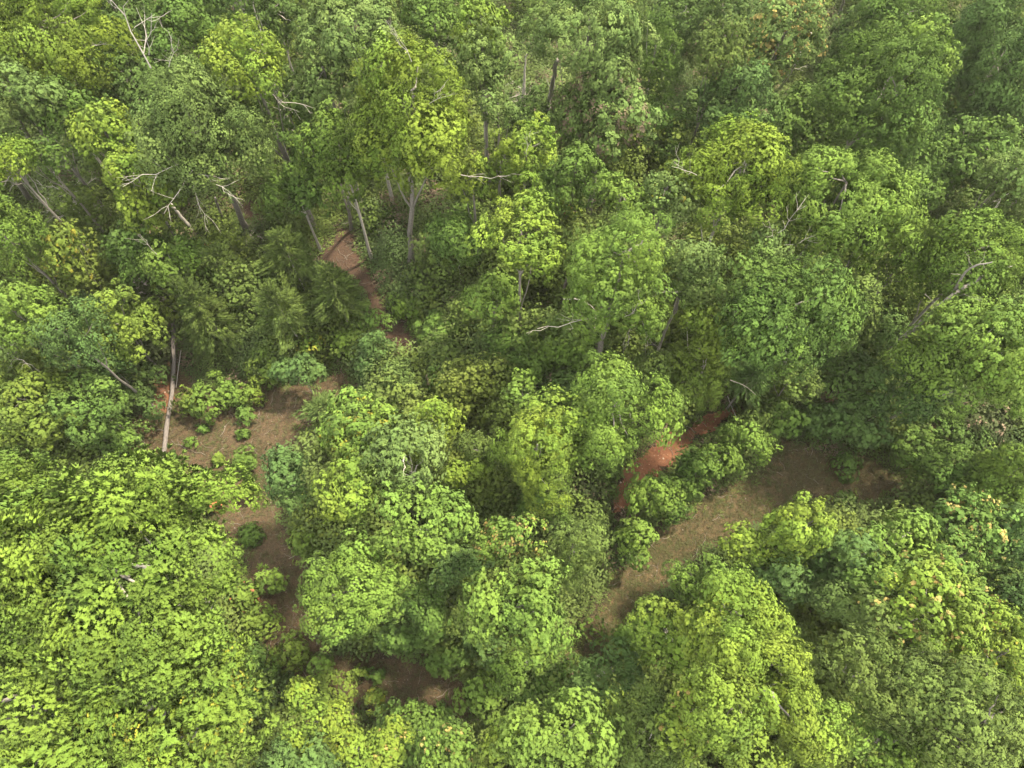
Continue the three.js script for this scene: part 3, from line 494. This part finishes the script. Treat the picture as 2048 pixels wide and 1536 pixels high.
// upper right, hazy
T('bluish hazy giant tree in the upper right corner', 1985, 135, 108, 138, 18, 'h', 'B', { dens: 1.05 });
T('large hazy green tree left of the corner giant', 1762, 185, 116, 112, 17, 'h', 'G');
T('mid-green hazy tree at the top edge near the right corner', 1805, 40, 72, 52, 13, 'h', 'G');
T('yellowish hazy tree between the corner giant and its left neighbour', 1850, 98, 52, 52, 14, 'm', 'L');
T('pinkish-yellow hazy tree at the top edge', 1570, 68, 66, 80, 16, 'm', 'P', { tip: 'o', share: 0.13, trunk: 0.2 });
T('olive hazy tree with a slim bare trunk left of the pinkish tree', 1446, 85, 48, 46, 14.5, 'f', 'O', { tip: 'b', share: 0.1 });
T('blue-grey hazy tree above the spiky-crowned tree', 1478, 195, 76, 84, 13, 'f', 'B', { dens: 1 });
T('hazy dark green rounded tree right of the blue-grey hazy tree', 1618, 235, 74, 66, 9, 'o', 'G');
T('dim hazy tree under the large hazy green one', 1790, 318, 84, 62, 10, 'f', 'G');
T('dim bluish hazy tree under the corner giant', 1885, 300, 52, 70, 9, 'f', 'B');
T('green hazy tree under the corner giant on its right', 1958, 310, 78, 70, 10, 'o', 'G');
Y('dim green sapling by the dark gap at upper right', 1850, 372, 52, 36, 6, 'o', 'G');
T('pale twiggy hazy tree at the right edge', 2020, 345, 46, 44, 12, 'f', 'P', { dens: 0.7, bare: [[0, -0.5, 0.8, -0.5, -0.6, 0.5, 1.6, 0.04]] });
T('dark hazy tree at the top edge between the pinkish tree and the dark hollow', 1470, 20, 56, 44, 12, 'f', 'D');
T('dim hazy tree at the top edge left of the corner giant', 1720, 70, 50, 66, 9, 'f', 'D');
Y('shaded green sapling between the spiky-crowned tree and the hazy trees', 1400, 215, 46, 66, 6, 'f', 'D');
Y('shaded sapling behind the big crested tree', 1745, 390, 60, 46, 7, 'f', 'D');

// lower right
T('bright yellow-green tree with a pointed crown beside the grassy track', 1608, 1055, 66, 82, 12, 't', 'Y');
T('green and yellow tree on the lower side of the grassy track', 1528, 1100, 68, 52, 9, 'm', 'Y');
T('blue-green drooping tree below the green and yellow track tree', 1555, 1158, 58, 66, 9.5, 'd', 'B');
T('tall bluish-green tree behind the pointed-crown tree', 1655, 1120, 62, 98, 11, 'd', 'B');
T('round-leaved green tree in the lower right wood', 1808, 1078, 74, 62, 10.5, 't', 'L');
T('round-leaved green tree below the other round-leaved tree', 1755, 1148, 66, 52, 10, 't', 'G');
T('orange-flecked tree near the right edge of the lower right wood', 1942, 1045, 70, 58, 10.5, 'm', 'G', { tip: 'o', share: 0.16 });
T('dull orange-flecked tree below the other near the right edge', 1915, 1138, 66, 58, 11, 'm', 'G', { tip: 'o', share: 0.1 });
T('blue-green tree at the right edge of the lower right wood', 2028, 1075, 52, 60, 11, 'd', 'B');
T('grey-green fine-leaved tree by the dark gap in the lower right wood', 1702, 1212, 66, 66, 9.5, 'f', 'P');
T('golden-green large tree with orange tips at lower right', 1892, 1228, 108, 82, 14, 'm', 'Y', { tip: 'o', share: 0.13 });
T('yellow-green tree at the right edge below the golden-green tree', 1985, 1300, 66, 82, 12, 'm', 'Y', { tip: 'y', share: 0.2 });
T('olive tree with orange tips right of the dark gap', 1800, 1268, 76, 62, 13, 'm', 'O', { tip: 'o', share: 0.25 });
T('dark bluish tree at the right edge between the orange-flecked trees', 2020, 1190, 50, 62, 9, 'o', 'B');
T('grey-olive wide tree at the bottom right', 1790, 1355, 112, 92, 15, 'f', 'O');
T('olive-green tree in the bottom right corner', 1950, 1440, 112, 100, 15.5, 'f', 'O');
T('yellowish green tree at the bottom edge below the grey-olive wide tree', 1780, 1490, 92, 66, 13, 'm', 'L');
T('large yellow-green tree with a bare forked twig left of the dark gap', 1480, 1235, 112, 92, 16.5, 'f', 'Y', { bare: [[0.05, 0.3, 0.85, 0.7, 0.5, 0.2, 1.2, 0.03], [0, 0.25, 0.85, -0.3, 0.6, 0.3, 1.0, 0.025]] });
T('huge yellow-green tree on the lower right, tallest beside the dark gap', 1530, 1390, 140, 135, 18.5, 'f', 'Y', { dens: 1.1 });
T('orange-tinged yellow tree at the bottom edge left of the huge yellow-green tree', 1392, 1420, 82, 92, 14.5, 'm', 'Y', { tip: 'o', share: 0.15 });
T('yellow-green tree beside the blue-green tree below the grassy track', 1345, 1265, 76, 82, 12.5, 'm', 'Y');
T('light green tree at the lower left rim of the grassy track', 1278, 1288, 50, 42, 8.5, 'o', 'L');
T('dark blue-green tree below the lower end of the grassy track', 1222, 1340, 62, 72, 9.5, 'f', 'B');
T('fine green tree on the lower verge of the grassy track', 1390, 1168, 50, 48, 8.5, 'f', 'L');
T('yellow and green tree right of the fine green tree by the track', 1450, 1168, 58, 52, 10, 'm', 'L');
T('olive-yellow tree at the bottom edge right of the big pale green tree', 1302, 1465, 82, 85, 12.5, 'f', 'O');
S('yellowish olive shrub below the dark blue-green tree', 1222, 1415, 58, 36, 4, 'm', 'W');
S('dull olive shrub in the gap below the blue-green tree', 1290, 1370, 46, 36, 4, 'f', 'O');
S('low green shrub at the foot of the grassy track', 1190, 1262, 26, 30, 1.6, 'm', 'L');

// ---------------------------------------------------------------- bare trunks, snags, the fallen log
function deadTree(label, pts, r0, r1, branches, mat, seed, name = 'dead_tree', category = 'dead tree') {   // pts: [x, y in the photograph, metres above the ground]
  const w = pts.map(([x, y, h]) => at(x, y, h)), o = w[0].clone(), r = rng(seed), t = thing(name, category, label, o), raw = w.map((p) => p.clone().sub(o));
  const curve = new THREE.CatmullRomCurve3(raw), n = 14, ps = curve.getPoints(n); ps.forEach((p, i) => { if (i && i < n) { p.x += (r() - 0.5) * r0 * 0.5; p.z += (r() - 0.5) * r0 * 0.5; } });
  const rs = [...Array(n + 1)].map((_, i) => lerp(r0, r1, i / n) * (0.93 + 0.14 * r()));
  part('trunk', tube(ps, rs, 9, 0.16), mat, t);
  for (let i = 0; i < branches[0]; i++) { const f = branches[1] + (branches[2] - branches[1]) * r(), p = curve.getPoint(f), tan = curve.getTangent(f), d = V(r() - 0.5, r() - 0.5, r() - 0.5).cross(tan).normalize().addScaledVector(tan, 0.35 * r()).normalize(); if (d.y < -0.3 && name === 'fallen_log') d.y *= -0.4; bareBranch(p, d, branches[3] * (0.5 + 0.8 * r()), lerp(r0, r1, f) * 0.18, mat, t, r, branches[4] ?? 5); }
  return t;
}
const up = (x, y, topx, topy) => { const b = at(x, y, 0), d = ray(topx, topy), k = Math.hypot(b.x, b.z) / Math.hypot(d.x, d.z); return EYE + d.y * k - b.y; };   // height of an upright thing from its foot and its top
deadTree('long grey fallen log lying across the left end of the brown clearing', [[326, 928, 0.3], [335, 845, 0.4], [346, 760, 0.7], [347, 690, 1.1], [346, 640, 1.5]], 0.15, 0.12, [5, 0.1, 0.9, 0.5, 1], logWood, 5, 'fallen_log', 'log');
deadTree('thin dead pole lying right beside the fallen log', [[352, 775, 0.2], [357, 735, 0.5], [362, 700, 1.1]], 0.035, 0.02, [2, 0.3, 0.9, 0.3, 1], deadWood, 6, 'fallen_branch', 'branch');
{ const h = up(210, 478, 106, 342); deadTree('bare grey snag with spidery side branches among green trees on the left', [[210, 478, 0], [176, 432, h * 0.36], [140, 385, h * 0.7], [108, 345, h]], 0.2, 0.07, [16, 0.28, 0.72, 2.0, 7], deadWood, 7); }
{ const h = up(1047, 228, 1052, 108); deadTree('grey dead spire with a broken pointed tip at the top centre', [[1046, 232, 0], [1048, 190, h * 0.36], [1050, 150, h * 0.68], [1053, 108, h]], 0.22, 0.03, [9, 0.1, 0.5, 1.6, 6], deadWood, 8); }
deadTree('leaning thick bare trunk with peeling side limbs at the right', [[1802, 680, 9], [1870, 620, 11.4], [1905, 590, 12.4], [1950, 562, 12.9], [1985, 545, 12.2], [2030, 530, 10.5]], 0.16, 0.05, [5, 0.2, 0.6, 1.2, 3], bark, 9, 'leaning_trunk', 'trunk');
deadTree('long thin dead limb arching over the leaning thick trunk', [[1905, 590, 12], [1925, 552, 13.4], [1950, 532, 14.4], [1985, 524, 15]], 0.08, 0.03, [4, 0.2, 0.9, 0.7, 3], bark, 10, 'dead_branch', 'branch');
deadTree('pale thin leaning trunk left of the thick grey trunk', [[394, 470, 0.2], [368, 440, 1.6], [342, 408, 3.2]], 0.13, 0.1, [1, 0.5, 0.9, 0.6, 2], paleBark, 11, 'leaning_trunk', 'trunk');
deadTree('slim grey trunk between the pale leaning trunk and the thick one', [[448, 442, 1], [437, 415, 2.6], [430, 395, 4]], 0.09, 0.07, [0, 0, 1, 1], bark, 12, 'bare_trunk', 'trunk');
deadTree('short slim trunk standing below the bright green rounded tree', [[702, 460, 0], [699, 430, 2.4], [697, 395, 5.2]], 0.13, 0.1, [1, 0.2, 0.7, 0.5, 2], bark, 14, 'bare_trunk', 'trunk');
deadTree('dark trunk rising at the top edge between dark trees', [[484, 58, 0], [474, 25, 4], [464, -10, 8]], 0.24, 0.2, [0, 0, 1, 1], bark, 15, 'bare_trunk', 'trunk');
deadTree('slim grey trunk below the olive hazy tree', [[1430, 182, 0], [1436, 150, 4], [1443, 118, 8]], 0.15, 0.1, [1, 0.4, 0.9, 0.6, 2], bark, 16, 'bare_trunk', 'trunk');
deadTree('forked pale trunk leaning by the dark gap under the pinkish hazy tree', [[1560, 178, 0], [1578, 150, 3.4], [1602, 112, 7.4], [1622, 66, 12]], 0.15, 0.07, [4, 0.2, 0.9, 1.8, 4], paleBark, 17, 'leaning_trunk', 'trunk');
deadTree('dim trunk leaning in the dark gap at the top edge', [[1664, 62, 0], [1678, 30, 4], [1690, -5, 8]], 0.16, 0.1, [2, 0.3, 0.9, 0.8, 3], bark, 18, 'leaning_trunk', 'trunk');
deadTree('grey trunk below the hazy grey-green tree with an olive cast', [[1096, 245, 0], [1100, 205, 4.6], [1106, 165, 9], [1114, 120, 13.5]], 0.22, 0.12, [3, 0.3, 0.8, 1.1, 3], bark, 19, 'bare_trunk', 'trunk');
deadTree('dark slim trunk left of the middle fine-leaved tree', [[1120, 622, 1], [1126, 590, 3.4], [1134, 555, 6]], 0.13, 0.1, [1, 0.4, 0.9, 0.8, 3], darkBark, 20, 'bare_trunk', 'trunk');
deadTree('bare white branch arching right of the dark slim trunk', [[1128, 598, 5.6], [1160, 600, 6.2], [1190, 622, 6.4], [1186, 672, 5.6]], 0.055, 0.025, [4, 0.3, 0.9, 0.8, 3], deadWood, 21, 'dead_branch', 'branch');
deadTree('dark leaning trunk under the right side of the middle fine-leaved tree', [[1300, 705, 0.5], [1315, 670, 3], [1325, 640, 5.4]], 0.13, 0.1, [2, 0.3, 0.9, 0.7, 3], darkBark, 22, 'leaning_trunk', 'trunk');
deadTree('short grey trunk above the big light tree by the trail', [[1186, 735, 0.5], [1192, 705, 3], [1197, 680, 5]], 0.17, 0.14, [0, 0, 1, 1], bark, 23, 'bare_trunk', 'trunk');
deadTree('grey trunk slanting at the left edge under the bright green tree', [[62, 402, 1.5], [40, 370, 4.4], [18, 340, 7]], 0.2, 0.16, [3, 0.3, 0.9, 1.4, 4], bark, 24, 'leaning_trunk', 'trunk');
deadTree('thin grey trunk above the bare grey snag', [[74, 302, 5], [58, 276, 8], [38, 240, 11]], 0.14, 0.1, [1, 0.3, 0.9, 0.8, 2], bark, 25, 'bare_trunk', 'trunk');
deadTree('leaning grey trunk in the dark gap beside the yellow-green tree above the snag', [[176, 238, 0], [165, 214, 3], [156, 196, 5.4]], 0.15, 0.12, [0, 0, 1, 1], darkBark, 26, 'leaning_trunk', 'trunk');
deadTree('grey trunk in the dark gap below the right-edge twiggy tree', [[2012, 440, 0], [2028, 415, 3], [2040, 395, 5.4]], 0.17, 0.13, [3, 0.4, 1, 1.1, 5], bark, 27, 'leaning_trunk', 'trunk');
deadTree('thin grey dead twigs hanging above the red trail', [[1460, 760, 6.6], [1490, 772, 6.2], [1512, 790, 5.4]], 0.024, 0.01, [6, 0.3, 1, 0.8, 4], bark, 28, 'dead_branch', 'branch');
deadTree('thin grey dead branch dangling beside the top of the red trail', [[1455, 792, 4.2], [1464, 815, 3.4], [1474, 838, 2.6]], 0.02, 0.01, [6, 0.2, 1, 0.6, 3], bark, 29, 'dead_branch', 'branch');
deadTree('white crooked dead branch in the dark gap beside the yellow-olive sapling', [[868, 1232, 3.4], [884, 1212, 4], [890, 1196, 4.4], [876, 1192, 4.6]], 0.035, 0.015, [5, 0.2, 1, 0.6, 3], deadWood, 30, 'dead_branch', 'branch');
deadTree('heap of dead brown twigs in the gap right of the yellow-olive bush', [[958, 728, 0.5], [945, 712, 0.9], [928, 702, 1.3]], 0.05, 0.02, [14, 0.05, 1, 1.1, 5], darkBark, 31, 'brush_pile', 'brush pile');
deadTree('tangle of pale dead twigs in the gap above the pointed yellow-green tree', [[985, 812, 0.6], [978, 796, 1.2], [972, 780, 1.6]], 0.04, 0.015, [10, 0.05, 1, 0.9, 5], deadWood, 32, 'brush_pile', 'brush pile');
deadTree('pale dead twigs in the gap below the bright green rounded tree', [[610, 400, 1], [600, 385, 2], [612, 362, 3.4]], 0.05, 0.02, [8, 0.1, 1, 1.1, 5], deadWood, 33, 'dead_branch', 'branch');

// ---------------------------------------------------------------- stones along the red trail, and the masses nobody could count
function stuff(name, label, geo, mat, list, tinted) {
  const m = new THREE.InstancedMesh(geo, mat, list.length), o = new THREE.Object3D(), c = new THREE.Color();
  list.forEach((e, i) => { o.position.set(e.x, e.y, e.z); o.rotation.set(e.rx ?? 0, e.ry, e.rz ?? 0); o.scale.set(e.s, e.sy ?? e.s, e.s); o.updateMatrix(); m.setMatrixAt(i, o.matrix); if (tinted) m.setColorAt(i, c.setRGB(...e.c)); });
  m.name = name; m.castShadow = m.receiveShadow = true; m.userData = { kind: 'stuff', label, category: tinted || 'ground cover' }; scene.add(m); return m;
}
function clump(n, R, H, l, w, seed) {                                   // a low clump of leaves on unseen stalks
  const r = rng(seed), L = new Leaves(n);
  for (let i = 0; i < n; i++) { const a = r() * 6.283, d = R * Math.sqrt(r()), y = H * (0.35 + 0.65 * Math.sqrt(1 - (d / R) ** 2)) * (0.35 + 0.65 * r()), a2 = r() * 6.283, e = 0.5 * (r() - 0.4), s = 0.7 + 0.6 * r(), c = Math.cos(e); L.add(Math.cos(a) * d, y, Math.sin(a) * d, Math.cos(a2) * c, Math.sin(e), Math.sin(a2) * c, 0.7 * (r() - 0.5), 1, 0.7 * (r() - 0.5), l * s, w * s, w * 0.12, 1, 1, 1, 0.75 * Math.cos(a) * d / R, 0.75, 0.75 * Math.sin(a) * d / R); }
  return L.geometry(false);
}
const KEEP = [[208, 478], [497, 466], [820, 535], [393, 468], [702, 460], [1047, 232], [1096, 245], [1436, 180], [1560, 178], [348, 650], [1760, 720], [480, 45]].map(([x, y]) => at(x, y));   // feet of trunks that stand clear of the undergrowth
const clear = (x, z) => KEEP.some((p) => Math.abs(x - p.x) < 1.1 && z > p.z - 0.6 && z < p.z + 3.6);
const inView = (x, z) => z > -84 && z < 9 && Math.abs(x) < 26 + (9 - z) * 0.6;
{
  const r = rng(77), low = [], under = [], tall = [], herbs = [];
  for (let z = -84; z < 10; z += 0.62) for (let x = -80; x < 80; x += 0.62) {
    const px = x + 0.6 * (r() - 0.5), pz = z + 0.6 * (r() - 0.5), k = r(), q = r(), a = r() * 6.283, v = r(); if (!inView(px, pz)) continue;
    const open = openness(px, pz), tone = clamp(0.5 + 1.1 * fbm(px * 0.16, pz * 0.16, 3), 0, 1), j = 0.75 + 0.5 * v, col = [j * lerp(0.05, 0.09, tone), j * lerp(0.085, 0.125, tone), j * lerp(0.024, 0.022, tone)];
    if (open < -0.15 - 0.5 * q) low.push({ x: px, y: ground(px, pz) - 0.05, z: pz, ry: a, s: 0.75 + 0.6 * q, sy: (0.6 + 1.1 * q) * sstep(0.1, 2.2, -open) + 0.25, c: q > 0.93 ? [0.12, 0.09, 0.06] : col });
    if (open < -1.2 && k < (pz < -30 ? 0.14 : 0.45) && !clear(px, pz) && fbm(px * 0.25, pz * 0.25, 8) > -0.2) tall.push({ x: px, y: ground(px, pz) + 0.2, z: pz, ry: a, s: 1 + 0.7 * q, sy: 1.1 + 1.5 * v, c: col.map((e) => e * 0.9) });
    if (open < -1.4 && v < (pz < -30 ? 0.02 : 0.11) && !clear(px, pz)) { const top = Math.min(7.5, 0.8 - open * 1.1) * (0.5 + 0.5 * q), g0 = ground(px, pz), nb = 3 + Math.floor(top * 0.8); for (let b = 0; b < nb; b++) { const f = (b + 0.6) / nb, w = 0.25 + 0.9 * Math.sqrt(1 - f) , A = a + b * 2.4; const m = lerp(0.85, 1.15, r()); under.push({ x: px + Math.cos(A) * w * 0.8, y: g0 + top * (0.3 + 0.65 * f), z: pz + Math.sin(A) * w * 0.8, ry: A, rx: 0.5 * (r() - 0.5), rz: 0.5 * (r() - 0.5), s: 0.6 + 0.5 * r(), c: [m * lerp(0.06, 0.115, tone), m * lerp(0.105, 0.15, tone), m * 0.021] }); } }
    if (open > -0.6 && open < 0.7 && k < 0.42 || open >= 0.7 && k < 0.06) herbs.push({ x: px, y: ground(px, pz), z: pz, ry: a, s: 0.2 + 0.45 * q * q, c: [0.1 * j, 0.14 * j, 0.03] });
  }
  stuff('undergrowth', 'low leafy undergrowth covering the forest floor between the trees', clump(170, 0.75, 0.9, 0.135, 0.07, 3), stuffLeafMat, low, 'undergrowth');
  stuff('thicket', 'taller dim green thicket filling the gaps between the trees', clump(230, 0.95, 1.5, 0.14, 0.075, 4), stuffLeafMat, tall, 'undergrowth');
  stuff('understory', 'mass of young leafy growth filling the gaps under the taller crowns', bough(KIND.o, 0.9, 0.12, 0.07, [1, 1, 1], null, 0, 0.8, rng(31)), leafMat, under, 'undergrowth');
  stuff('weeds', 'small green weeds scattered over the clearing and the track verges', clump(34, 0.85, 0.45, 0.24, 0.08, 5), stuffLeafMat, herbs, 'weeds');
  const tuft = new Leaves(24), r2 = rng(9); for (let i = 0; i < 22; i++) { const a = r2() * 6.283, e = 0.5 + 0.8 * r2(), c = Math.cos(e); tuft.add(0.12 * (r2() - 0.5), 0, 0.12 * (r2() - 0.5), Math.cos(a) * c, Math.sin(e), Math.sin(a) * c, -Math.cos(a) * 0.6, 0.8, -Math.sin(a) * 0.6, 0.16 + 0.14 * r2(), 0.022, 0, 1, 1, 1); }
  const dry = [], litter = [];
  for (const [P, green, share] of [[CLEARING, 0.3, 0.6], [TRACK, 0.4, 1.1]]) { const xs = P.map((p) => p[0]), zs = P.map((p) => p[1]);
    for (let z = Math.min(...zs) - 0.5; z < Math.max(...zs) + 0.5; z += 0.17) for (let x = Math.min(...xs) - 0.5; x < Math.max(...xs) + 0.5; x += 0.17) {
      const X = x + 0.17 * r(), Z = z + 0.17 * r(), q = r(), v = r(), a = r() * 6.283, s = signed(P, X, Z), n = fbm(X * 0.5, Z * 0.5, 12); if (s < -0.4) continue;
      if (q < share * (0.55 + 1.4 * n) + 0.1) { const g = clamp(green + 1.1 * fbm(X * 0.35, Z * 0.35, 17) + 0.5 * (v - 0.5), 0, 1), j = 0.7 + 0.6 * v; dry.push({ x: X, y: ground(X, Z) + 0.02, z: Z, ry: a, s: 0.45 + 0.65 * v, c: [j * lerp(0.085, 0.058, g), j * lerp(0.068, 0.075, g), j * lerp(0.035, 0.02, g)] }); }
      if (r() < (P === TRACK ? 0.28 : 0.5)) litter.push({ x: X, y: ground(X, Z) + 0.045, z: Z, ry: a, rx: 0.5 * (r() - 0.5), rz: 0.5 * (r() - 0.5), s: 0.5 + 0.8 * r(), c: v < 0.6 ? [0.085, 0.06, 0.039] : v < 0.92 ? [0.06, 0.042, 0.028] : [0.2, 0.165, 0.13] });
    } }
  stuff('dry_grass', 'thin brown and olive dry grass over the clearing and the track', tuft.geometry(false), stuffLeafMat, dry, 'grass');
  const fl = new Leaves(1); fl.add(0, 0, 0, 1, 0, 0, 0, 1, 0, 0.11, 0.065, 0.012, 1, 1, 1);
  stuff('fallen_leaves', 'dead tan leaves scattered over the bare brown ground', fl.geometry(false), new THREE.MeshStandardMaterial({ roughness: 0.9, side: THREE.DoubleSide }), litter, 'leaf litter');
  const twig = tube([V(-0.35, 0, 0), V(-0.1, 0.03, 0.05), V(0.15, 0.01, -0.03), V(0.4, 0.03, 0.04)], [0.014, 0.012, 0.009, 0.005], 4), sticks = [];
  for (let i = 0; i < 9000; i++) { const x = -40 + 80 * r(), z = -45 + 52 * r(), v = r(); if (openness(x, z) > -1) sticks.push({ x, y: ground(x, z) + 0.05, z, ry: v * 6.3, rz: 0.1 * (r() - 0.5), s: 0.5 + 1.3 * r() * r(), c: v < 0.5 ? [0.2, 0.17, 0.14] : [0.11, 0.085, 0.065] }); }
  stuff('fallen_twigs', 'thin dead twigs lying scattered over the bare ground', twig, new THREE.MeshStandardMaterial({ roughness: 0.95 }), sticks, 'twigs');
  const peb = new THREE.IcosahedronGeometry(0.05, 1), pp = peb.attributes.position; for (let i = 0; i < pp.count; i++) { const k = 1 + 0.5 * PN.noise(pp.getX(i) * 30, pp.getY(i) * 30, pp.getZ(i) * 30); pp.setXYZ(i, pp.getX(i) * k, pp.getY(i) * k * 0.6, pp.getZ(i) * k); } peb.computeVertexNormals();
  const stones = [];
  for (const P of [TRAIL, RED2]) { const xs = P.map((p) => p[0]), zs = P.map((p) => p[1]); for (let z = Math.min(...zs); z < Math.max(...zs); z += 0.2) for (let x = Math.min(...xs); x < Math.max(...xs); x += 0.2) { const X = x + 0.2 * r(), Z = z + 0.2 * r(), v = r(); if (signed(P, X, Z) < -0.1 || r() > 0.5) continue; stones.push({ x: X, y: ground(X, Z) + 0.05, z: Z, ry: v * 6, s: 0.3 + 0.9 * v * v * v, c: v < 0.6 ? [0.2, 0.095, 0.055] : v < 0.93 ? [0.28, 0.17, 0.115] : [0.33, 0.25, 0.19] }); } }
  stuff('gravel', 'reddish and pale gravel strewn along the bare red trail', peb, new THREE.MeshStandardMaterial({ roughness: 0.95 }), stones, 'gravel');
}
console.log('triangles', TRIS, 'copies', COPIES, 'things', scene.children.length);

renderer.render(scene, camera);
